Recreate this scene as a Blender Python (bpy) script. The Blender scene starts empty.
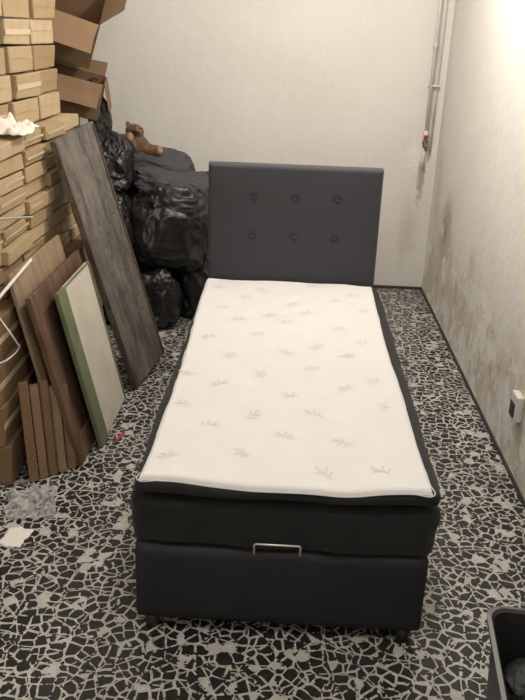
import bpy, bmesh, math, random
from mathutils import Vector, Matrix, Euler, noise
random.seed(7)
S=bpy.context.scene
COL=S.collection
# ---------------------------------------------------------------- materials
def mat(name,color=(.5,.5,.5),rough=.6,metal=0.,bump=0.,bscale=200.,var=0.,vscale=8.,var_col=None,trans=0.,sheen=0.,stretch=None,spec=None,coat=0.):
    m=bpy.data.materials.new(name);m.use_nodes=True
    nt=m.node_tree;b=nt.nodes['Principled BSDF']
    b.inputs['Base Color'].default_value=(*color,1);b.inputs['Roughness'].default_value=rough
    b.inputs['Metallic'].default_value=metal
    if trans: b.inputs['Transmission Weight'].default_value=trans
    if sheen: b.inputs['Sheen Weight'].default_value=sheen
    if coat: b.inputs['Coat Weight'].default_value=coat
    if spec is not None: b.inputs['Specular IOR Level'].default_value=spec
    tc=nt.nodes.new('ShaderNodeTexCoord');mp=nt.nodes.new('ShaderNodeMapping')
    nt.links.new(tc.outputs['Object'],mp.inputs['Vector'])
    if stretch: mp.inputs['Scale'].default_value=stretch
    if var:
        n=nt.nodes.new('ShaderNodeTexNoise');n.inputs['Scale'].default_value=vscale;n.inputs['Detail'].default_value=6
        nt.links.new(mp.outputs[0],n.inputs['Vector'])
        r=nt.nodes.new('ShaderNodeValToRGB');r.color_ramp.elements[0].position=.35;r.color_ramp.elements[1].position=.65
        vc=var_col or tuple(c*(1-var) for c in color)
        r.color_ramp.elements[0].color=(*color,1);r.color_ramp.elements[1].color=(*vc,1)
        nt.links.new(n.outputs['Fac'],r.inputs['Fac']);nt.links.new(r.outputs['Color'],b.inputs['Base Color'])
    if bump:
        n=nt.nodes.new('ShaderNodeTexNoise');n.inputs['Scale'].default_value=bscale;n.inputs['Detail'].default_value=4
        nt.links.new(mp.outputs[0],n.inputs['Vector'])
        bp=nt.nodes.new('ShaderNodeBump');bp.inputs['Strength'].default_value=bump;bp.inputs['Distance'].default_value=.01
        nt.links.new(n.outputs['Fac'],bp.inputs['Height']);nt.links.new(bp.outputs[0],b.inputs['Normal'])
    return m
class G:  # tiny node helper
    def __init__(s,m): s.nt=m.node_tree;s.b=s.nt.nodes['Principled BSDF']
    def n(s,t,**k):
        x=s.nt.nodes.new(t)
        for a,v in k.items(): setattr(x,a,v)
        return x
    def l(s,a,b): s.nt.links.new(a,b)
    def math(s,op,a,b=None,clamp=False):
        x=s.n('ShaderNodeMath',operation=op);x.use_clamp=clamp
        for i,v in enumerate((a,b)):
            if v is None: continue
            if isinstance(v,(int,float)): x.inputs[i].default_value=v
            else: s.l(v,x.inputs[i])
        return x.outputs[0]
    def mix(s,f,a,b):
        x=s.n('ShaderNodeMix',data_type='RGBA')
        for i,v in ((0,f),(6,a),(7,b)):
            if isinstance(v,(int,float)): x.inputs[i].default_value=v
            elif isinstance(v,tuple): x.inputs[i].default_value=(*v,1)
            else: s.l(v,x.inputs[i])
        return x.outputs[2]
    def noise(s,vec,sc,det=6,rough=.6):
        x=s.n('ShaderNodeTexNoise');x.inputs['Scale'].default_value=sc;x.inputs['Detail'].default_value=det;x.inputs['Roughness'].default_value=rough
        s.l(vec,x.inputs['Vector']);return x.outputs['Fac']
    def ramp(s,f,p0,p1):
        x=s.n('ShaderNodeMapRange');x.inputs['From Min'].default_value=p0;x.inputs['From Max'].default_value=p1
        s.l(f,x.inputs['Value']);return x.outputs[0]

def floor_mat():
    m=mat('terrazzo_palladiana',rough=.32);g=G(m)
    tc=g.n('ShaderNodeTexCoord').outputs['Object']
    nz=g.n('ShaderNodeTexNoise');nz.inputs['Scale'].default_value=26;g.l(tc,nz.inputs['Vector'])
    sc=g.n('ShaderNodeVectorMath',operation='SCALE');sc.inputs['Scale'].default_value=.012;g.l(nz.outputs['Color'],sc.inputs[0])
    ad=g.n('ShaderNodeVectorMath',operation='ADD');g.l(tc,ad.inputs[0]);g.l(sc.outputs[0],ad.inputs[1])
    v=ad.outputs[0]
    def vor(scale,feat,off=0.):
        o=g.n('ShaderNodeVectorMath',operation='ADD');g.l(v,o.inputs[0]);o.inputs[1].default_value=(off,off*.7,0)
        x=g.n('ShaderNodeTexVoronoi',feature=feat,voronoi_dimensions='2D');x.inputs['Scale'].default_value=scale;x.inputs['Randomness'].default_value=1.
        g.l(o.outputs[0],x.inputs['Vector']);return x
    def red(s):
        sp=g.n('ShaderNodeSeparateColor');g.l(s,sp.inputs[0]);return sp.outputs[0]
    A,B=25,11
    e=vor(A,'DISTANCE_TO_EDGE').outputs['Distance'];r1=red(vor(A,'F1').outputs['Color'])
    eb=vor(B,'DISTANCE_TO_EDGE',3.3).outputs['Distance'];r2=red(vor(B,'F1',3.3).outputs['Color'])
    hsh=g.math('FRACT',g.math('ADD',g.math('MULTIPLY',r1,7.31),g.math('MULTIPLY',r2,5.17)))
    hs2=g.math('FRACT',g.math('ADD',g.math('MULTIPLY',r1,13.7),g.math('MULTIPLY',r2,23.3)))
    isblack=g.math('GREATER_THAN',hsh,.10)
    grain=g.noise(tc,60,5)
    sh=g.math('MULTIPLY',g.math('MULTIPLY',hs2,hs2),.10)
    inside=g.math('MULTIPLY',g.math('GREATER_THAN',e,g.math('ADD',sh,.062)),g.math('GREATER_THAN',eb,.024))
    e2=vor(66,'DISTANCE_TO_EDGE').outputs['Distance'];rr=red(vor(66,'F1').outputs['Color'])
    chip=g.math('MULTIPLY',g.math('GREATER_THAN',rr,.72),g.math('GREATER_THAN',e2,.13))
    black=g.mix(g.ramp(grain,.4,.75),(.009,.009,.010),(.028,.027,.028))
    cream=g.mix(g.ramp(g.noise(tc,25,6),.35,.65),(.58,.565,.53),(.43,.415,.39))
    stone=g.mix(isblack,cream,black)
    joint=g.mix(chip,g.mix(g.ramp(grain,.35,.7),(.59,.57,.535),(.37,.36,.335)),black)
    col=g.mix(inside,joint,stone)
    col=g.mix(g.math('MULTIPLY',g.ramp(g.noise(tc,2.2,6),.45,.75),.14),col,(.15,.14,.13))
    g.l(col,g.b.inputs['Base Color'])
    g.l(g.math('ADD',g.math('MULTIPLY',g.noise(tc,12,5),.3),.24),g.b.inputs['Roughness'])
    g.b.inputs['Specular IOR Level'].default_value=.4
    return m
def wall_mat(name,base,dark,stains,rough_amt=.3,low=0.,seed=0.):
    m=mat(name,rough=.9);g=G(m)
    ge=g.n('ShaderNodeNewGeometry').outputs['Position']
    c=g.mix(g.ramp(g.noise(ge,1.6,8,.6),.35,.7),base,dark)
    c=g.mix(g.math('MULTIPLY',g.ramp(g.noise(ge,14,8,.7),.55,.75),.25),c,tuple(min(1,x*1.1) for x in base))
    for (p,r,colr,st,lo,hi) in stains:
        d=g.n('ShaderNodeVectorMath',operation='SUBTRACT');g.l(ge,d.inputs[0]);d.inputs[1].default_value=p
        s_=g.n('ShaderNodeVectorMath',operation='DIVIDE');g.l(d.outputs[0],s_.inputs[0]);s_.inputs[1].default_value=r
        ln=g.n('ShaderNodeVectorMath',operation='LENGTH');g.l(s_.outputs[0],ln.inputs[0])
        k=g.math('SUBTRACT',1.,ln.outputs['Value'])
        k=g.math('ADD',k,g.math('MULTIPLY',g.math('SUBTRACT',g.noise(ge,14,9,.8),.5),2.8))
        k=g.math('MULTIPLY',g.ramp(k,lo,hi),g.ramp(ln.outputs['Value'],1.7,1.0))
        c=g.mix(g.math('MULTIPLY',k,st),c,colr)
    if low:
        sx=g.n('ShaderNodeSeparateXYZ');g.l(ge,sx.inputs[0])
        zn=g.math('ADD',sx.outputs[2],g.math('MULTIPLY',g.math('SUBTRACT',g.noise(ge,2.2,5),.5),1.4))
        fall=g.ramp(zn,.66,.46)
        k=g.math('MULTIPLY',fall,g.ramp(g.noise(ge,3,10,.7),.45,.52))
        c=g.mix(g.math('MULTIPLY',k,low),c,(.60,.54,.44))
        k=g.math('MULTIPLY',fall,g.ramp(g.noise(ge,8,9,.75),.54,.59))
        c=g.mix(g.math('MULTIPLY',k,low*.75),c,(.43,.36,.275))
        k=g.math('MULTIPLY',fall,g.ramp(g.noise(ge,5,8,.7),.53,.55))
        c=g.mix(g.math('MULTIPLY',k,.9),c,(.82,.805,.765))
    g.l(c,g.b.inputs['Base Color'])
    h=g.math('ADD',g.noise(ge,16,6,.6),g.math('MULTIPLY',g.noise(ge,4,4),1.6))
    if low: h=g.math('ADD',h,g.math('MULTIPLY',k,.5))
    bp=g.n('ShaderNodeBump');bp.inputs['Strength'].default_value=rough_amt;bp.inputs['Distance'].default_value=.02
    g.l(h,bp.inputs['Height']);g.l(bp.outputs[0],g.b.inputs['Normal'])
    return m
def plank_mat():
    m=mat('weathered_dark_paint',rough=.5);g=G(m)
    tc=g.n('ShaderNodeTexCoord').outputs['Object']
    def st(sc):
        mp=g.n('ShaderNodeMapping');g.l(tc,mp.inputs['Vector']);mp.inputs['Scale'].default_value=sc;return mp.outputs[0]
    c=g.mix(g.ramp(g.noise(st((1,.3,1)),9,9,.75),.40,.62),(.052,.045,.041),(.18,.158,.138))
    c=g.mix(g.math('MULTIPLY',g.ramp(g.noise(st((1,.06,1)),60,5,.7),.56,.64),.45),c,(.27,.235,.20))
    c=g.mix(g.math('MULTIPLY',g.ramp(g.noise(st((1,.5,1)),9,9,.8),.56,.62),.7),c,(.21,.18,.15))
    c=g.mix(g.ramp(g.noise(tc,16,8,.8),.58,.63),c,(.035,.028,.025))
    g.l(c,g.b.inputs['Base Color'])
    bp=g.n('ShaderNodeBump');bp.inputs['Strength'].default_value=.4;bp.inputs['Distance'].default_value=.01
    g.l(g.noise(st((1,.2,1)),40,6),bp.inputs['Height']);g.l(bp.outputs[0],g.b.inputs['Normal'])
    return m
M={}
M['floor']=floor_mat()
M['back']=wall_mat('plaster_back',(.77,.755,.725),(.72,.70,.665),[((1.36,3.87,1.02),(.14,.5,.20),(.87,.86,.83),.7,.2,.6),((1.39,3.87,.86),(.045,.5,.24),(.33,.26,.18),.75,.15,.7),((1.33,3.87,.45),(.10,.5,.34),(.56,.50,.42),.55,.1,.7)],.12)
M['right']=wall_mat('plaster_damp',(.77,.755,.72),(.71,.69,.65),[((1.49,3.22,.58),(.5,.16,.26),(.22,.215,.21),.75,-.4,.6),((1.49,3.65,.75),(.5,.14,.45),(.55,.50,.42),.5,.1,.6),((1.49,2.5,.30),(.5,.8,.16),(.50,.43,.34),.45,.2,.5)],.25,low=.75)
M['plain']=wall_mat('plaster_plain',(.74,.72,.68),(.69,.67,.62),[],.15)
M['ceil']=mat('ceiling_paint',(.80,.78,.74),.9,bump=.1,bscale=30)
M['base']=mat('skirting_and_shadow_dark',(.07,.06,.055),.6,var=.4)
M['fab']=mat('black_faux_leather',(.021,.021,.026),.62,bump=.25,bscale=450,var=.3,vscale=5,spec=.35)
M['mattr']=mat('black_knit_cover',(.012,.012,.013),.75,bump=.35,bscale=300,sheen=.08,spec=.3)
M['head']=mat('charcoal_upholstery',(.052,.053,.066),.8,bump=.5,bscale=420,sheen=.1,var=.25,vscale=260)
M['white']=mat('white_knit',(.70,.69,.69),.85,bump=.18,bscale=200)
M['motif']=mat('embossed_grey_yarn',(.62,.61,.605),.8)
M['zip']=mat('grey_white_piping',(.58,.60,.64),.5)
M['steel']=mat('brushed_steel',(.72,.70,.67),.35,metal=.8)
M['blackpl']=mat('black_plastic',(.02,.02,.022),.4)
def kraft(name,c,lo=.6):
    m=mat(name,c,.8);g=G(m);tc=g.n('ShaderNodeTexCoord').outputs['Object'];oi=g.n('ShaderNodeObjectInfo').outputs['Random']
    k=g.mix(g.ramp(g.noise(tc,9,6),.35,.7),c,tuple(x*.8 for x in c))
    k=g.mix(oi,k,tuple(x*y for x,y in zip(c,(lo,lo*.94,lo*.86))))
    g.l(k,g.b.inputs['Base Color'])
    bp=g.n('ShaderNodeBump');bp.inputs['Strength'].default_value=.3;bp.inputs['Distance'].default_value=.01
    g.l(g.noise(tc,22,5),bp.inputs['Height']);g.l(bp.outputs[0],g.b.inputs['Normal']);return m
M['kraft']=kraft('kraft_cardboard',(.46,.335,.195),.72);M['kraft2']=kraft('brown_cardboard',(.26,.16,.09));M['kraft3']=kraft('pale_cardboard',(.54,.42,.265),.74);M['kraft4']=kraft('folded_cardboard',(.30,.195,.115),.8)
M['tape']=mat('packing_tape',(.60,.48,.32),.25)
M['bag']=mat('bin_liner_plastic',(.014,.013,.014),.33,bump=.8,bscale=22,spec=.5)
M['bag2']=mat('matt_black_sack',(.022,.02,.022),.55,bump=.5,bscale=18)
M['greyc']=mat('dark_grey_cloth',(.062,.061,.070),.9,bump=.25,bscale=60)
M['darkwood']=plank_mat()
M['edgewood']=mat('brown_board_edge',(.10,.06,.038),.6,var=.4,vscale=12)
M['redwood']=mat('dark_reddish_wood',(.085,.042,.028),.55,var=.5,vscale=9,var_col=(.17,.10,.065),stretch=(2,.4,1),bump=.2,bscale=60)
M['paleboard']=mat('raw_pine',(.36,.26,.165),.7,var=.3,vscale=12,stretch=(2,.3,1))
M['green']=mat('sage_green_paint',(.18,.205,.11),.6,var=.25,vscale=10)
M['cream']=mat('cream_panel_paint',(.62,.58,.49),.6,var=.12,vscale=6)
M['fur']=mat('brown_plush',(.15,.075,.035),.95,bump=.8,bscale=120,sheen=.25,var=.4,vscale=30)
M['fur2']=mat('tan_plush',(.30,.18,.10),.95,bump=.6,bscale=120,sheen=.3)
M['wplastic']=mat('white_plastic',(.74,.72,.68),.4)
M['paper']=mat('white_paper',(.80,.78,.73),.7)
M['cloth']=mat('white_cotton',(.76,.72,.65),.9,bump=.3,bscale=70)
M['red']=mat('red_plastic',(.45,.04,.07),.4)
M['galv']=mat('off_white_painted_pipe',(.74,.725,.69),.6,var=.15,vscale=6)
M['brass']=mat('old_brass',(.35,.25,.12),.45,metal=.8,var=.3)
M['clear']=mat('clear_film',(.85,.86,.87),.15,spec=.9)
M['clear'].node_tree.nodes['Principled BSDF'].inputs['Alpha'].default_value=.32
M['greyin']=mat('dark_grey_rag',(.035,.04,.04),.7,var=.4)
M['orange']=mat('orange_plastic',(.45,.13,.04),.5)

# ---------------------------------------------------------------- mesh helpers
def obj(name,bm,m=None,parent=None,smooth=False,loc=None,rot=None):
    me=bpy.data.meshes.new(name);bm.normal_update();bm.to_mesh(me);bm.free()
    o=bpy.data.objects.new(name,me);COL.objects.link(o)
    if m is not None:
        for x in (m if isinstance(m,(list,tuple)) else [m]): me.materials.append(M[x])
    if smooth:
        for p in me.polygons:p.use_smooth=True
    if loc is not None:o.location=loc
    if rot is not None:o.rotation_euler=rot
    if parent:o.parent=parent
    return o
def empty(name,loc=(0,0,0),rot=(0,0,0)):
    o=bpy.data.objects.new(name,None);o.empty_display_size=.1;o.location=loc;o.rotation_euler=rot;COL.objects.link(o);return o
def tag(o,label,cat,group=None):
    o['label']=label;o['category']=cat
    if group:o['group']=group
    return o
def addbox(bm,a,b,bev=0.,seg=2,mi=0):
    a,b=Vector(a),Vector(b);r=bmesh.ops.create_cube(bm,size=1)
    vs=r['verts']
    for v in vs: v.co=Vector((a[i]+(b[i]-a[i])*(v.co[i]+.5) for i in range(3)))
    fs=list({f for v in vs for f in v.link_faces})
    for f in fs:f.material_index=mi
    if bev:
        es=list({e for v in vs for e in v.link_edges})
        rr=bmesh.ops.bevel(bm,geom=es,offset=bev,segments=seg,profile=.5,affect='EDGES')
        for f in rr['faces']:f.material_index=mi
def boxo(name,a,b,m,bev=0.,seg=2,parent=None,smooth=False,**k):
    bm=bmesh.new();addbox(bm,a,b,bev,seg);return obj(name,bm,m,parent,smooth,**k)
def addcyl(bm,p0,p1,r0,r1=None,seg=16,mi=0):
    p0,p1=Vector(p0),Vector(p1);d=p1-p0
    r=bmesh.ops.create_cone(bm,cap_ends=True,segments=seg,radius1=r0,radius2=r0 if r1 is None else r1,depth=d.length)
    q=Vector((0,0,1)).rotation_difference(d).to_matrix().to_4x4();T=Matrix.Translation((p0+p1)/2)@q
    bmesh.ops.transform(bm,matrix=T,verts=r['verts'])
    for v in r['verts']:
        for f in v.link_faces:f.material_index=mi;f.smooth=len(f.verts)==4
def tube(name,pts,r,m,parent=None,res=6,poly=False):
    cu=bpy.data.curves.new(name,'CURVE');cu.dimensions='3D';cu.bevel_depth=r;cu.bevel_resolution=4
    if poly:
        s=cu.splines.new('POLY');s.points.add(len(pts)-1)
        for bp,p in zip(s.points,pts):bp.co=(*p,1)
    else:
        s=cu.splines.new('BEZIER');s.bezier_points.add(len(pts)-1)
        for bp,p in zip(s.bezier_points,pts):bp.co=p;bp.handle_left_type=bp.handle_right_type='AUTO'
    cu.resolution_u=res;cu.use_fill_caps=True
    o=bpy.data.objects.new(name+'_tmp',cu);COL.objects.link(o)
    dg=bpy.context.evaluated_depsgraph_get();me=bpy.data.meshes.new_from_object(o.evaluated_get(dg))
    bpy.data.objects.remove(o);me.name=name
    o=bpy.data.objects.new(name,me);COL.objects.link(o);me.materials.clear();me.materials.append(M[m])
    for p in me.polygons:p.use_smooth=True
    if parent:o.parent=parent
    return o
def addball(bm,c,r,sub=3,rot=None):
    x=bmesh.ops.create_icosphere(bm,subdivisions=sub,radius=1)
    T=Matrix.Translation(c)@(rot.to_matrix().to_4x4() if rot else Matrix())@Matrix.Diagonal((*r,1))
    bmesh.ops.transform(bm,matrix=T,verts=x['verts'])

# ---------------------------------------------------------------- room
XL,XR,YF,YB,ZC=-1.40,1.49,-2.8,3.87,2.95
def struct(name,a,b,m):
    o=boxo(name,a,b,m);o['kind']='structure';return o
struct('floor',(XL-.1,YF-.1,-.1),(XR+.1,YB+.1,0),'floor')
struct('ceiling',(XL-.1,YF-.1,ZC),(XR+.1,YB+.1,ZC+.1),'ceil')
struct('wall_back',(XL-.1,YB,0),(XR+.1,YB+.1,ZC),'back')
struct('wall_right',(XR,YF,0),(XR+.1,YB,ZC),'right')
struct('wall_left',(XL-.1,YF,0),(XL,YB,ZC),'plain')
struct('wall_front',(XL-.1,YF-.1,0),(XR+.1,YF,ZC),'plain')
struct('baseboard_back',(XL,YB-.008,0),(XR,YB,.022),'base')
struct('shadow_strip_right',(XR-.008,YF,0),(XR,YB-.008,.022),'base')  # dark strip standing in for the shadow line at the right wall's foot

# ---------------------------------------------------------------- bed
bed=empty('bed',(0.45,1.0,0))
tag(bed,'single storage bed with black upholstered base and charcoal tufted headboard','bed')
def ch(o,p):
    o.parent=p;o.matrix_parent_inverse=p.matrix_world.inverted();return o
bpy.context.view_layer.update()
def puffbox(name,a,b,m,n=(24,40,6),bulge=.008,rad=.03,wr=.004,seed=0,parent=None,zwr=None,shape=None,fine=.45):
    """rounded soft box with slightly wavy cloth faces"""
    if zwr is None:zwr=wr
    bm=bmesh.new();addbox(bm,a,b)
    a,b=Vector(a),Vector(b);c=(a+b)/2;h=(b-a)/2
    for ax in range(3):
        for k in range(1,n[ax]):
            co=Vector((0,0,0));co[ax]=a[ax]+(b[ax]-a[ax])*k/n[ax];no=Vector((0,0,0));no[ax]=1
            bmesh.ops.bisect_plane(bm,geom=bm.verts[:]+bm.edges[:]+bm.faces[:],plane_co=co,plane_no=no)
    for v in bm.verts:
        p=v.co-c
        q=Vector([max(-(h[i]-rad),min(h[i]-rad,p[i])) for i in range(3)])
        d=p-q
        if d.length>1e-6:d=d.normalized()*rad
        p=q+d
        u=Vector([p[i]/h[i] for i in range(3)])
        for i in range(2):
            o_=[j for j in range(3) if j!=i]
            if abs(u[i])>.9:p[i]+=math.copysign(bulge*(1-u[o_[0]]**4)*(1-u[o_[1]]**2),u[i])
        nv=noise.noise_vector((c+p)*5+Vector((seed,0,0)));nv2=noise.noise_vector((c+p)*15+Vector((seed,4,0)))*fine
        nv=nv+nv2
        v.co=c+p+Vector((nv.x*wr,nv.y*wr,nv.z*zwr))
        if shape: v.co=shape(v.co)
    return obj(name,bm,m,parent,True)
base=puffbox('bed_base',(-.008,0,.054),(.915,2.0,.336),'fab',n=(24,40,8),rad=.012,bulge=.004,wr=.0015);ch(base,bed)
for (x,y) in ((.040,.035),(.865,.035),(.040,1.94),(.865,1.94)):
    bm=bmesh.new();addcyl(bm,(x,y,0),(x,y,.058),.021,.027,20);ch(obj('leg',bm,'blackpl'),bed)
def headboard():
    x0,x1,z0,z1,y0,y1=.002,.900,.06,1.200,2.020,2.100
    btn=[(x,z) for x in (.235,.453,.672) for z in (1.035,.83)]
    bm=bmesh.new();nx,nz=130,160;rad=.018
    def prof(x,z):
        e=min(x-x0,x1-x,z1-z,z-z0)
        y=y0
        if e<rad: y+=rad-math.sqrt(max(0,rad*rad-(rad-e)**2))
        y-=.006*min(1,max(0,(e-.0)/.14))
        for bx,bz in btn:
            d=math.hypot(x-bx,z-bz);y+=.010*math.exp(-(d/.018)**2)
            if abs(z-bz)<.08: y+=.0014*math.exp(-((x-bx)/.010)**2)*max(0,1-abs(z-bz)/.08)
            if abs(x-bx)<.06: y+=.0010*math.exp(-((z-bz)/.010)**2)*max(0,1-abs(x-bx)/.06)
        return y
    g=[[bm.verts.new((x0+(x1-x0)*i/nx,prof(x0+(x1-x0)*i/nx,z0+(z1-z0)*j/nz),z0+(z1-z0)*j/nz)) for j in range(nz+1)] for i in range(nx+1)]
    for i in range(nx):
        for j in range(nz): bm.faces.new((g[i][j],g[i+1][j],g[i+1][j+1],g[i][j+1]))
    be=[e for e in bm.edges if e.is_boundary]
    r=bmesh.ops.extrude_edge_only(bm,edges=be);nv=[v for v in r['geom'] if isinstance(v,bmesh.types.BMVert)]
    for v in nv:v.co.y=y1
    bmesh.ops.contextual_create(bm,geom=[e for e in bm.edges if e.is_boundary])
    bmesh.ops.recalc_face_normals(bm,faces=bm.faces[:])
    return obj('headboard',bm,'head',smooth=True),btn
hb,btn=headboard();ch(hb,bed);bpy.context.view_layer.update()
for i,(bx,bz) in enumerate(btn):
    bm=bmesh.new();addball(bm,(bx,2.018,bz),(.010,.006,.010),3)
    b_=obj('button',bm,'head',smooth=True);b_.parent=hb;b_.matrix_parent_inverse=hb.matrix_world.inverted()
q=.055
h_=tube('lift_handle',[(.315+q,.004,.352),(.315+q,-.030,.352),(.315+q,-.034,.356),(.315+q,-.036,.386),(.317+q,-.036,.390),(.321+q,-.036,.392),(.450+q,-.036,.392),(.454+q,-.036,.390),(.456+q,-.036,.386),(.456+q,-.034,.356),(.456+q,-.030,.352),(.456+q,.004,.352)],.0030,'steel',poly=True);ch(h_,bed)
h_['label']='bent chrome wire lift handle'
mattress=puffbox('mattress',(-.008,-.004,.341),(.920,1.992,.525),'mattr',n=(90,130,20),rad=.034,bulge=.010,wr=.015,zwr=.002,seed=3,fine=.6)
tag(mattress,'wrinkled black fabric covered mattress resting on the bed base','mattress')
top=empty('mattress_topper',(.45,1,.534));tag(top,'thin mattress topper with white leaf-patterned cover and black sides','mattress topper')
bpy.context.view_layer.update()
def lift(x,y): # loose corners at the foot
    e=max(0,1-(y+.03)/.35)
    return e*e*(.006*math.cos(x*7)+.004*math.sin(x*17))
def shp(v):
    v.z+=lift(v.x,v.y)*(1 if v.z>.55 else .6)
    return v
body=puffbox('topper_side',(.002,-.030,.542),(.918,1.995,.586),'mattr',n=(60,90,5),rad=.018,bulge=.006,wr=.008,zwr=.001,seed=9,shape=shp);ch(body,top)
def edge_shape(u,v):
    xl=.018+.010*math.sin(v*5)-.006*v; xr=.883+.006*math.sin(v*6+1)
    yf=-.026-.012*u+.004*math.sin(u*9); yb=1.992
    return xl+(xr-xl)*u, yf+(yb-yf)*v
def topz(x,y): return .600+lift(x,y)+.007*noise.noise(Vector((x*4,y*4,2)))+.004*noise.noise(Vector((x*9,y*9,7)))
def rad_drop(u,v):
    w,l=.9,2.0;e=min(u*w,(1-u)*w,v*l,(1-v)*l);r=.018
    return 0 if e>r else (r-math.sqrt(max(0,r*r-(r-e)**2)))*.95
bm=bmesh.new()
us=[0,.004,.01,.016,.022]+[.03+.94*i/80 for i in range(81)]+[.978,.984,.99,.996,1]
vs=[0,.002,.004,.007,.01]+[.014+.972*i/150 for i in range(151)]+[.99,.993,.996,.998,1]
g=[]
for u in us:
    row=[]
    for v in vs:
        x,y=edge_shape(u,v);row.append(bm.verts.new((x,y,topz(x,y)-rad_drop(u,v))))
    g.append(row)
for i in range(len(us)-1):
    for j in range(len(vs)-1):bm.faces.new((g[i][j],g[i+1][j],g[i+1][j+1],g[i][j+1]))
def sprig(cx,cy,ang,s,flip):
    def leaf(bx,by,a,l,w,bend=0.):
        pts=[];n=9
        for k in range(n+1):
            t=k/n;pts.append((l*t, w*math.sin(math.pi*t**.8)+bend*math.sin(math.pi*t)))
        for k in range(n-1,0,-1):
            t=k/n;pts.append((l*t,-w*math.sin(math.pi*t**.8)*.8+bend*math.sin(math.pi*t)))
        vv=[]
        for (px,py) in pts:
            X=bx+px*math.cos(a)-py*math.sin(a);Y=by+px*math.sin(a)+py*math.cos(a)
            if flip:X=-X
            wx=cx+s*(X*math.cos(ang)-Y*math.sin(ang));wy=cy+s*(X*math.sin(ang)+Y*math.cos(ang))
            vv.append(bm.verts.new((wx,wy,topz(wx,wy)+.0012)))
        f=bm.faces.new(vv);f.material_index=1
        f.normal_update()
        if f.normal.z<0:f.normal_flip()
    leaf(0,-.030,1.45,.058,.0010,.004)
    leaf(.002,.022,1.25,.030,.0050,.002)
    leaf(.004,.006,.45,.034,.0052,.004);leaf(.001,.010,2.35,.030,.0046,-.003)
    leaf(.002,-.010,.25,.030,.0046,.004)
random.seed(3)
for r_ in range(11):
    for c_ in range(4):
        x=.10+c_*.225+(.11 if r_%2 else 0);y=.09+r_*.175+.05*math.sin(c_*2.1+r_)
        if x>.84:continue
        sprig(x+random.uniform(-.03,.03),y+random.uniform(-.03,.03),random.choice([-.9,-.7,-.5,.9])+random.uniform(-.2,.2),1.15,random.random()<.5)
cov=obj('topper_cover',bm,['white','motif'],smooth=True);ch(cov,top);cov['label']='white knit cover with embossed leaf sprigs'
pts=[edge_shape(0,v/30) for v in range(31)][::-1]+[edge_shape(u/16,0) for u in range(1,17)]+[edge_shape(1,v/30) for v in range(1,31)]
P=[(x,y,topz(x,y)-.0165) for (x,y) in pts]
pp=tube('topper_piping',P,.0018,'zip');ch(pp,top)

# ---------------------------------------------------------------- cartons
def carton_mesh(name,d,l,h,m,plates=True,seed=0,wob=.005):
    bm=bmesh.new();e=.0012
    addbox(bm,(-d/2,-l/2,0),(d/2,l/2,h),.005,2)
    if plates:
        addbox(bm,(d/2-.001,-l/2+.006,.006),(d/2+e,l/2-.006,h*.5-.001),.0006,1)
        addbox(bm,(d/2-.001,-l/2+.006,h*.5+.001),(d/2+e,l/2-.006,h-.006),.0006,1)
    for v in bm.verts:
        v.co+=noise.noise_vector(v.co*5+Vector((l*50+seed*9,seed*3.1,h*30)))*wob
        v.co.z=max(.0,min(h,v.co.z))
    me=bpy.data.meshes.new(name);bm.to_mesh(me);bm.free();me.materials.append(M[m]);return me
def tape_mesh(name,d,l,h,w=.012):
    bm=bmesh.new()
    addbox(bm,(d/2+.0005,-l/2+.005,h/2-w),(d/2+.0040,l/2-.005,h/2+w),.0005,1)
    me=bpy.data.meshes.new(name);bm.to_mesh(me);bm.free();me.materials.append(M['tape']);return me
random.seed(11)
def stack(xface,z0,rows,h,l,y0,y1,depth,mats,label,group,jx=.012,gap=.010,tape=True,shift=.05,rj=.012,wob=.005,plates=True,vg=.004,tw=.012):
    ms=[(carton_mesh('cardboard_box',depth,l-gap,h-vg,m,plates,i,wob),tape_mesh('packing_tape',depth,l-gap,h-vg,tw)) for i,m in enumerate(mats)]
    for r in range(rows):
        y=y0+l/2+(0 if r%2==0 else random.uniform(-.5,.5)*shift)
        while y+l/2<=y1+.06:
            me,tm=random.choice(ms)
            o=bpy.data.objects.new('cardboard_box',me);COL.objects.link(o)
            o.location=(xface-depth/2+random.uniform(-jx,jx),y,z0+r*h+.0005);o.rotation_euler=(0,0,random.uniform(-rj,rj))
            tag(o,label,'cardboard box',group)
            if tape and random.random()<.55:
                t=bpy.data.objects.new('packing_tape',tm);COL.objects.link(t);t.parent=o
            y+=l
stack(-.715,0,4,.1825,.46,.80,2.64,.42,['kraft2','kraft2','kraft4'],'large brown cardboard carton stacked low against the wall','large cartons at the bottom of the stack',.014,.014,True,.05,.016,.016)  # darker brown also puts the shade low in the stack into the colour
stack(-.760,.731,9,.0721,.33,.80,2.60,.40,['kraft','kraft3','kraft','kraft3','kraft'],'flat kraft cardboard carton in a tight neat stack','flat cartons in the middle of the stack',.014,.012,True,.30,.018,.014,False,.006,.006)
stack(-.855,1.381,7,.118,.38,.86,2.62,.42,['kraft3','kraft','kraft3','kraft'],'tan cardboard carton stacked high on other cartons','tan cartons on top of the stack',.018,.016,True,.16,.020,.016,True,.006)

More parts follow.
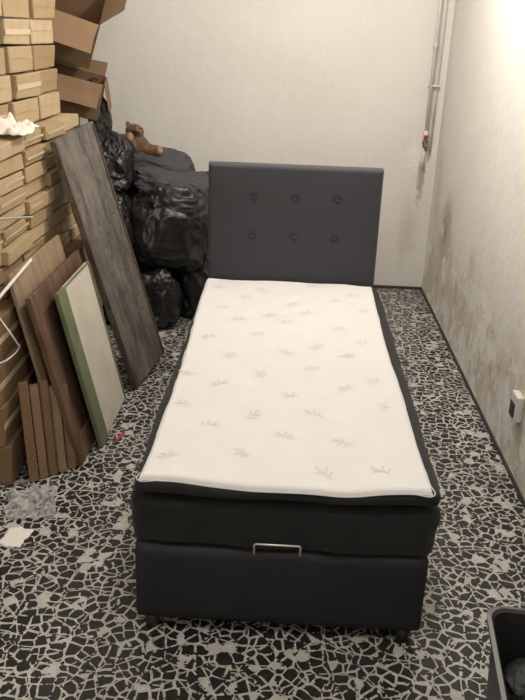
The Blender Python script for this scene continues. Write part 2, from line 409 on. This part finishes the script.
def open_carton(w,d,h,angles,m,loc,rot,label):
    e=empty('open_cardboard_box',loc,rot);tag(e,label,'cardboard box')
    bm=bmesh.new();v=[bm.verts.new(p) for p in ((-w/2,-d/2,0),(w/2,-d/2,0),(w/2,d/2,0),(-w/2,d/2,0),(-w/2,-d/2,h),(w/2,-d/2,h),(w/2,d/2,h),(-w/2,d/2,h))]
    for f in ((3,2,1,0),(0,1,5,4),(1,2,6,5),(2,3,7,6),(3,0,4,7)):bm.faces.new([v[i] for i in f])
    bmesh.ops.bevel(bm,geom=[x for x in bm.edges if not x.is_boundary],offset=.006,segments=2,affect='EDGES')
    o=obj('carton_body',bm,m,e);s=o.modifiers.new('t','SOLIDIFY');s.thickness=.005;s.offset=-1
    sides=[((-w/2,-d/2),(w/2,-d/2),(0,-1)),((w/2,-d/2),(w/2,d/2),(1,0)),((w/2,d/2),(-w/2,d/2),(0,1)),((-w/2,d/2),(-w/2,-d/2),(-1,0))]
    for (a,b,n),an in zip(sides,angles):
        fl=min(w,d)/2*.9;bm=bmesh.new()
        a3,b3=Vector((*a,h)),Vector((*b,h));n3=Vector((*n,0))
        dv=(n3*math.cos(an)+Vector((0,0,math.sin(an))))*fl;t=(b3-a3).normalized()*.008
        q=[bm.verts.new(p) for p in (a3+t,b3-t,b3-t*2+dv,a3+t*2+dv)]
        bm.faces.new(q);bmesh.ops.subdivide_edges(bm,edges=bm.edges[:],cuts=6,use_grid_fill=True)
        for vv in bm.verts: vv.co+=noise.noise_vector(vv.co*6)*.010*min(1,(vv.co-a3).dot(dv)/fl/fl*2)
        fo=obj('carton_flap',bm,m,e);s=fo.modifiers.new('t','SOLIDIFY');s.thickness=.004
    return e
me_b=carton_mesh('cardboard_box',.40,.46,.43,'kraft2');tm_b=tape_mesh('packing_tape',.40,.46,.43,.025)
for k in range(3):
    o=bpy.data.objects.new('cardboard_box',me_b);COL.objects.link(o);o.location=(-1.17,3.04,.0005+k*.434);o.rotation_euler=(0,0,.03*k)
    tag(o,'big brown cardboard carton behind the black bags','cardboard box','brown cartons behind the bags')
    t=bpy.data.objects.new('packing_tape',tm_b);COL.objects.link(t);t.parent=o
open_carton(.38,.36,.22,(-.9,-1.2,.4,1.3),'kraft2',(-.99,3.04,1.340),(0.08,.22,.20),'brown open cardboard box with drooping flaps on carton pile')
open_carton(.44,.40,.32,(-.5,.9,1.1,1.3),'kraft4',(-1.06,3.14,1.75),(0.60,.30,.25),'tan open cardboard box tilted on top of another')

# ---------------------------------------------------------------- leaning boards
def lean(name,B0,B1,T0):
    B0,B1,T0=map(Vector,(B0,B1,T0));e1=(B1-B0).normalized();d=T0-B0;e2=(d-e1*d.dot(e1));e2.normalize();n=e1.cross(e2)
    e=empty(name);e.matrix_world=Matrix(((e1[0],e2[0],n[0],B0[0]),(e1[1],e2[1],n[1],B0[1]),(e1[2],e2[2],n[2],B0[2]),(0,0,0,1)))
    return e
e=lean('weathered_board',(-.382,1.81,.002),(-.298,2.19,.050),(-.728,1.69,1.31));tag(e,'tall dark weathered wooden board leaning on the cartons','wooden board')
def rough_panel(w,h,t,m,parent,amp=.006,name='panel'):
    bm=bmesh.new();nx,ny=14,60
    def side(z):
        return [[bm.verts.new((w*i/nx,h*j/ny,z)) for j in range(ny+1)] for i in range(nx+1)]
    A=side(0);B=side(t)
    for i in range(nx):
        for j in range(ny):
            bm.faces.new((B[i][j],B[i+1][j],B[i+1][j+1],B[i][j+1]));bm.faces.new((A[i][j],A[i][j+1],A[i+1][j+1],A[i+1][j]))
    for j in range(ny):
        bm.faces.new((A[0][j],B[0][j],B[0][j+1],A[0][j+1]));bm.faces.new((A[nx][j],A[nx][j+1],B[nx][j+1],B[nx][j]))
    for i in range(nx):
        bm.faces.new((A[i][0],A[i+1][0],B[i+1][0],B[i][0]));bm.faces.new((A[i][ny],B[i][ny],B[i+1][ny],A[i+1][ny]))
    for v in bm.verts:
        nv=noise.noise_vector(Vector((v.co.x*14,v.co.y*14,0)));
        ed=(v.co.x<1e-4 or v.co.x>w-1e-4 or v.co.y>h-1e-4)
        if ed:v.co.x+=nv.x*amp;v.co.y+=nv.y*amp*(1 if v.co.y>.01 else 0)
        if v.co.z>t/2:v.co.z+=nv.z*amp*.3
    return obj(name,bm,m,parent)
rough_panel(.42,1.36,.024,'darkwood',e)
for x in (.003,.402):
    boxo('edge_strip',(x,.006,.024),(x+.014,1.35,.029),'edgewood',.001,1,e)
e=lean('wooden_frame',(-.465,.985,.004),(-.465,1.80,.004),(-.640,.975,.785));tag(e,'dark reddish brown wooden framed panel leaning on the cartons','wooden frame')
W_,H_=.83,.80
boxo('panel',(.10,.10,.004),(W_-.10,H_-.10,.012),'edgewood',.001,1,e)
for a,b in (((0,0,0),(.09,H_,.024)),((W_-.09,0,0),(W_,H_,.024)),((.09,0,0),(W_-.09,.11,.022)),((.09,H_-.10,0),(W_-.09,H_,.022))):
    boxo('frame_rail',a,b,'redwood',.003,2,e)
e=lean('pine_board',(-.540,1.02,.004),(-.540,1.72,.004),(-.722,.97,.87));tag(e,'pale raw pine board standing behind the wooden frame','wooden board')
bm=bmesh.new();addbox(bm,(0,0,0),(.72,.88,.016),.002,2);addbox(bm,(.02,.30,.016),(.70,.34,.022),.001,1);obj('board',bm,'paleboard',e)
e=lean('cream_panel',(-.410,1.16,.004),(-.410,1.66,.004),(-.585,1.08,.80));tag(e,'cream painted panel with sage green edging leaning on wood','panel')
W_,H_=.52,.760
bm=bmesh.new();addbox(bm,(.0,.0,.0),(W_,H_,.014),.001,1)
n=30
for k in range(n):
    y=.012+k*(H_-.024)/n;addbox(bm,(.10,y,.0138),(W_-.004,y+(H_-.024)/n-.0025,.0150),.0004,1)
obj('panel_face',bm,'cream',e)
for a,b in (((-.002,0,0),(.110,H_+.002,.022)),((W_,0,0),(W_+.014,H_,.020)),((.110,H_-.008,.012),(W_,H_+.002,.020))):
    boxo('green_strip',a,b,'green',.002,1,e)
random.seed(5)
for k in range(5):
    x=-.640+.033*k;y=.850+.030*k;hh=.46-.014*k-.022*(k%2)
    e=lean('cardboard_sheet',(x,y,.003),(x+.040,y+.022,.003),(x-.080,y+.05,.46-.012*k))
    tag(e,'narrow folded brown cardboard sheet leaning against boards','cardboard sheet','narrow cardboard sheets')
    bm=bmesh.new()
    for j in range(4):
        z=j*.0052;dx=random.uniform(0,.006);dh=random.uniform(0,.03)
        addbox(bm,(dx,0,z),(.040-dx*.5,hh-dh,z+.0032),.0008,1)
    addbox(bm,(.001,0,.0),(.038,.006,.019))
    obj('folded_sheet',bm,'kraft4' if k%2 else 'kraft2',e)

# ---------------------------------------------------------------- bags
def bag(name,c,r,seed,label,m='bag',cat='bag',neck=True,wr=1.,flat=0.,group='filled black bags',rot=(0,0,0),pw=.78,lump=.26):
    bm=bmesh.new();bmesh.ops.create_icosphere(bm,subdivisions=6,radius=1)
    sd=Vector((seed*3.7,seed*1.3,seed*.7))
    for v in bm.verts:
        n=v.co.normalized()
        p=Vector([math.copysign(abs(n[i])**pw,n[i]) for i in range(3)])
        k=1+lump*noise.noise(n*1.4+sd)
        a=math.atan2(n.y,n.x);f=noise.noise(Vector((math.cos(a)*3,math.sin(a)*3,n.z*1.0))+sd)
        k+=wr*.06*(1-2*abs(f))*(.3+.7*abs(n.z))
        q=noise.noise(n*3+sd*2+noise.noise_vector(n*2.5+sd)*.6);k+=wr*.06*(1-2.4*abs(q))
        q=noise.noise(n*7+sd+noise.noise_vector(n*5)*.6);k+=wr*.026*(1-2.4*abs(q))
        k2=1+.16*max(-1,min(1,-n.z))
        p=p*k;p.x*=k2;p.y*=k2
        if neck and n.z>.82:
            t=(n.z-.82)/.18;p.x*=1-.55*t;p.y*=1-.55*t;p.z+=.10*t*t
        w=Vector((p.x*r[0],p.y*r[1],p.z*r[2]))
        if w.z<-r[2]*.9:w.z=-r[2]*.9
        v.co=w
    o=obj(name,bm,m,smooth=True);o.location=c;o.rotation_euler=rot;tag(o,label,cat,group)
    if neck:
        bm=bmesh.new()
        zt=max(v.co.z for v in o.data.vertices)
        for k in range(9):
            a=k*.7;addcyl(bm,(0,0,zt-.02),(.03*math.cos(a),.03*math.sin(a),zt+.035+.01*math.sin(k*3)),.006,.014,6)
        obj('bag_knot',bm,m,o)
    return o
L='black plastic rubbish bag filled and piled on the floor'
bag('rubbish_bag',(-.450,2.83,.185),(.175,.16,.20),1,'small shiny black plastic bag on the terrazzo floor',neck=False,wr=.9)
bag('rubbish_bag',(-.13,3.12,.245),(.185,.18,.27),2,L,neck=False,wr=.9)
bag('rubbish_bag',(-.80,2.92,.22),(.16,.18,.24),3,L,neck=False)
bag('rubbish_bag',(-.48,3.26,.22),(.17,.20,.245),12,L,neck=False)
bag('rubbish_bag',(-.36,3.00,.61),(.265,.20,.265),4,'large black plastic bag on top of the pile',neck=False,wr=1.0,rot=(0,.2,.4),pw=.72,lump=.2)
bag('rubbish_bag',(-.74,2.86,.64),(.175,.18,.23),5,'black plastic bag wedged between pile and board',neck=False,wr=.9)
bag('rubbish_bag',(-.14,3.40,.68),(.22,.18,.23),6,L,neck=False,wr=.9)
bag('rubbish_bag',(-.74,2.96,1.03),(.14,.14,.17),7,'crumpled black bag near the open cartons','bag',neck=True,wr=1.2)
bag('rubbish_bag',(-.56,3.50,.68),(.22,.18,.26),13,L,neck=False)
bag('cushion',(-.34,3.12,.895),(.25,.17,.080),8,'dark grey cushion slumped on top of the black bags','greyc','cushion',False,.6,group='dark grey cushions',rot=(.15,.20,.1),pw=.65,lump=.18)
bag('cushion',(-.46,3.24,1.000),(.23,.16,.075),9,'dark grey cushion under the teddy bear','greyc','cushion',False,.6,group='dark grey cushions',rot=(.15,.22,-.1),pw=.65,lump=.18)
bag('cloth_sack',(-.78,2.99,1.30),(.060,.065,.14),10,'narrow dark sack standing beside the open cartons','bag2','sack',True,1.3,group='dark cloth sacks',rot=(0,-.15,0))

# ---------------------------------------------------------------- teddy bear
tb=empty('teddy_bear',(-.600,3.15,1.052),(-.50,.42,.50));tb.scale=(1.16,1.16,1.08);tag(tb,'brown plush teddy bear slumped on dark grey cushions','teddy bear')
bm=bmesh.new()
addball(bm,(0,0,.070),(.076,.056,.070))
addball(bm,(-.040,-.026,.132),(.054,.048,.046))
addball(bm,(-.044,-.070,.116),(.025,.026,.020))
for s in (-1,1):
    addball(bm,(-.040+s*.043,-.014,.168),(.017,.010,.018),2)
    addball(bm,(s*.090,-.018,.072),(.058,.024,.022),3,Euler((0,s*.50,0)))
    addball(bm,(s*.136,-.028,.044),(.026,.022,.022))
    addball(bm,(s*.060,-.055,.028),(.030,.058,.027),3,Euler((0,0,s*.6)))
    addball(bm,(s*.092,-.100,.036),(.026,.018,.034))
o=obj('plush_body',bm,'fur',tb,True)
r=o.modifiers.new('r','REMESH');r.mode='VOXEL';r.voxel_size=.004;r.use_smooth_shade=True
s=o.modifiers.new('s','SMOOTH');s.iterations=6
bm=bmesh.new();addball(bm,(-.044,-.088,.114),(.018,.013,.014));obj('muzzle',bm,'fur2',tb,True)
bm=bmesh.new();addball(bm,(-.044,-.101,.120),(.007,.005,.005));obj('nose',bm,'blackpl',tb,True)
for s in (-1,1):
    bm=bmesh.new();addball(bm,(-.041+s*.019,-.072,.142),(.005,.004,.005));obj('eye',bm,'blackpl',tb,True)
    bm=bmesh.new();addball(bm,(s*.092,-.115,.036),(.018,.006,.024));obj('paw_pad',bm,'fur2',tb,True)

# ---------------------------------------------------------------- pipe and tap in the corner
e=empty('water_pipe',(1.385,3.83,1.16));tag(e,'off-white vertical water pipe running down the wall corner','pipe')
bm=bmesh.new();addcyl(bm,(0,0,.02),(0,0,1.78),.012,seg=20);addcyl(bm,(0,0,.0),(0,0,.05),.018,seg=12);addcyl(bm,(.0,0,.6),(0,0,.64),.017,seg=12);obj('pipe_tube',bm,'galv',e)
bm=bmesh.new();addcyl(bm,(.045,.020,-.12),(.045,.020,1.78),.007,seg=12);obj('pipe_tube',bm,'galv',e)
for z in (.35,1.1): boxo('pipe_clip',(-.020,-.01,z),(.056,.035,z+.015),'galv',.003,1,e)
bm=bmesh.new();addcyl(bm,(0,0,-.07),(0,0,.0),.014,seg=14);addcyl(bm,(0,0,-.035),(0,-.06,-.035),.012,seg=14);addcyl(bm,(0,-.055,-.03),(0,-.065,-.085),.011,.010,14);addcyl(bm,(-.02,0,-.035),(.02,0,-.035),.012,seg=8);obj('tap_body',bm,'brass',e)
bm=bmesh.new();addcyl(bm,(0,-.03,-.02),(0,-.03,.012),.006,seg=10);addcyl(bm,(0,-.03,.010),(0,-.03,.020),.020,.018,8);obj('tap_handle',bm,'red',e)
bm=bmesh.new();addcyl(bm,(0,.0,-.22),(0,.0,-.07),.008,seg=12);obj('pipe_tail',bm,'wplastic',e)
e=empty('wall_socket',(XR-.001,1.13,.34));tag(e,'white surface mounted wall socket with black insert','wall socket')
boxo('socket_box',(-.035,-.045,-.06),(0,.045,.06),'wplastic',.006,3,e)
boxo('socket_insert',(-.040,-.03,-.045),(-.034,.03,.02),'blackpl',.002,2,e)

# ---------------------------------------------------------------- black bin with stuff
e=empty('storage_crate',(1.222,-.475,0),(0,0,-.10));tag(e,'black plastic storage crate beside the bed foot','crate')
bm=bmesh.new()
def loop(w,d,z,r=.05,n=6):
    o=[];w+=.03;d+=.04
    for (sx,sy,a0) in ((1,1,0),(-1,1,math.pi/2),(-1,-1,math.pi),(1,-1,1.5*math.pi)):
        for k in range(n+1):
            a=a0+k/n*math.pi/2;o.append(bm.verts.new((sx*(w/2-r)+r*abs(math.cos(a))*sx,sy*(d/2-r)+r*abs(math.sin(a))*sy,z)))
    return o
Ls=[loop(.32,.38,.0),loop(.34,.40,.17),loop(.36,.42,.325),loop(.39,.45,.327),loop(.395,.455,.352),loop(.38,.44,.356),loop(.365,.425,.35),loop(.345,.405,.17),loop(.325,.385,.012)]
for A,B in zip(Ls,Ls[1:]):
    for k in range(len(A)):bm.faces.new((A[k],A[(k+1)%len(A)],B[(k+1)%len(B)],B[k]))
bm.faces.new(Ls[0][::-1]);bm.faces.new(Ls[-1])
obj('crate_body',bm,'blackpl',e,False)
bm=bmesh.new()
A=loop(.395,.455,.340);B=loop(.399,.459,.356);C_=loop(.377,.437,.359)
for P_,Q_ in ((A,B),(B,C_)):
    for k in range(len(A)):bm.faces.new((P_[k],P_[(k+1)%len(A)],Q_[(k+1)%len(B)],Q_[k]))
bmesh.ops.recalc_face_normals(bm,faces=bm.faces[:])
M['rim']=mat('grey_rim_plastic',(.12,.12,.12),.45)
o=obj('crate_rim',bm,'rim',e);md=o.modifiers.new('t','SOLIDIFY');md.thickness=.002
bag('folded_cloth',(1.22,-.37,.215),(.12,.09,.06),21,'dark crumpled rag inside the black crate','greyin','cloth',False,1.2,group='things in the crate')
bag('folded_cloth',(1.27,-.56,.14),(.10,.08,.09),22,'dark crumpled cloth inside the black crate','greyc','cloth',False,1.2,group='things in the crate')
bm=bmesh.new();addcyl(bm,(0,0,0),(0,0,.21),.028,seg=20);addcyl(bm,(0,0,.21),(0,0,.23),.028,.014,20)
o=obj('plastic_bottle',bm,'orange',loc=(1.13,-.50,.015));tag(o,'small orange plastic bottle inside the black crate','bottle')
bm=bmesh.new();addcyl(bm,(0,0,.23),(0,0,.255),.015,seg=16);obj('bottle_cap',bm,'blackpl',o)

# ---------------------------------------------------------------- small floor things
def crumple(name,w,d,h,m,loc,seed,label,cat,sub=40,rot=0,soft=0,th=.0015):
    bm=bmesh.new();n=sub;g=[]
    for i in range(n+1):
        row=[]
        for j in range(n+1):
            u,v=i/n-.5,j/n-.5;rr=1-.25*noise.noise(Vector((math.atan2(v,u)*2,seed,0)))
            p=Vector((u*w*rr,v*d*rr,0));e_=max(0,1-max(abs(u),abs(v))*1.9)
            z=h*(.25+abs(noise.noise(Vector((u*5,v*5,seed))))*1.5+.5*abs(noise.noise(Vector((u*14,v*14,seed)))))*(.15+e_)
            row.append(bm.verts.new((p.x+noise.noise(Vector((u*8,v*8,seed+3)))*w*.06,p.y+noise.noise(Vector((u*8,v*8,seed+5)))*d*.06,.002+max(0,z))))
        g.append(row)
    for i in range(n):
        for j in range(n):bm.faces.new((g[i][j],g[i+1][j],g[i+1][j+1],g[i][j+1]))
    o=obj(name,bm,m,smooth=not (m=='clear'),loc=loc,rot=(0,0,rot))
    if soft:
        s=o.modifiers.new('s','SMOOTH');s.iterations=soft
    if th:
        s=o.modifiers.new('t','SOLIDIFY');s.thickness=th
    tag(o,label,cat);return o
crumple('plastic_film',.20,.22,.10,'clear',(-.57,.66,0),4.2,'crumpled clear plastic film on the terrazzo floor','plastic film',15,rot=.3,th=0)
crumple('paper_scrap',.095,.12,.004,'paper',(-.565,.455,0),8.1,'small white paper scrap lying on the floor','paper',12,rot=-.15)
crumple('cotton_cloth',.17,.30,.085,'cloth',(-.775,1.44,1.382),2.3,'white crumpled cotton cloth lying on the carton ledge','cloth',soft=30,th=.004)
bm=bmesh.new();addbox(bm,(-.007,-.05,0),(.007,.05,.008),.002,2);addcyl(bm,(0,.05,.004),(0,.067,.004),.004,.001,8)
o=obj('red_marker',bm,'red',loc=(-.335,1.27,.001),rot=(0,0,-.15));tag(o,'small red plastic stick lying on the floor','marker')
o=tube('white_conduit',[(-.675,1.205,.888),(-.670,.72,.845)],.007,'wplastic',poly=True);tag(o,'white plastic conduit offcut resting on the boards','conduit')
o=tube('white_cable',[(-.725,.90,.737),(-.700,.86,.742),(-.655,.83,.70),(-.640,.86,.64),(-.65,.90,.60),(-.68,.86,.57),(-.695,.80,.575)],.003,'wplastic');tag(o,'thin white cable hanging beside the cartons','cable')
o=tube('thin_rod',[(-.735,.85,1.135),(-.715,1.1,1.09),(-.690,1.31,1.05)],.005,'steel');tag(o,'thin metal rod sticking out between cartons','rod')

# ---------------------------------------------------------------- ceiling lamp and added fill light
def lamp(x,y,energy,col,size):
    e=empty('ceiling_lamp_or_fill',(x,y,ZC));tag(e,'unseen bulb holder on a short ceiling cord, main lamp and added fill','ceiling lamp','bulb holders on the ceiling')
    bm=bmesh.new();addcyl(bm,(0,0,-.02),(0,0,0),.05,seg=24);obj('ceiling_rose',bm,'wplastic',e)
    bm=bmesh.new();addcyl(bm,(0,0,-.16),(0,0,-.02),.004,seg=8);obj('cord',bm,'wplastic',e)
    bm=bmesh.new();addcyl(bm,(0,0,-.21),(0,0,-.16),.02,.014,seg=16);obj('bulb_socket',bm,'wplastic',e)
    l=bpy.data.lights.new('light','POINT');l.energy=energy;l.color=col;l.shadow_soft_size=size
    o=bpy.data.objects.new('bulb_or_fill_light',l);o.location=(x,y,ZC-.24-size);COL.objects.link(o)
lamp(.58,1.95,74,(1,.93,.84),.09)
lamp(.35,-1.0,42,(1,.945,.87),.12)  # added fill light on the camera side, its bulb holder made up
w=bpy.data.worlds.new('w');S.world=w;w.use_nodes=True;w.node_tree.nodes['Background'].inputs[0].default_value=(1,.9,.8,1);w.node_tree.nodes['Background'].inputs[1].default_value=.15

# ---------------------------------------------------------------- camera
cam=bpy.data.cameras.new('camera');co=bpy.data.objects.new('camera',cam);COL.objects.link(co);S.camera=co
p,yw,ro=.39,.0288,.037
def RZ(v):return Vector((v[0]*math.cos(yw)-v[1]*math.sin(yw),v[0]*math.sin(yw)+v[1]*math.cos(yw),v[2]))
f=RZ((0,math.cos(p),-math.sin(p)));u=RZ((0,math.sin(p),math.cos(p)));x=RZ((1,0,0))
x2=x*math.cos(ro)+u*math.sin(ro);u2=-x*math.sin(ro)+u*math.cos(ro);b=-f
C=(.4295,-1.9879,1.8324)
co.matrix_world=Matrix(((x2[0],u2[0],b[0],C[0]),(x2[1],u2[1],b[1],C[1]),(x2[2],u2[2],b[2],C[2]),(0,0,0,1)))
cam.sensor_fit='VERTICAL';cam.sensor_height=36;cam.lens=36*774.8/700;cam.clip_start=.02
S.view_settings.view_transform='Standard'
S.view_settings.look='None'
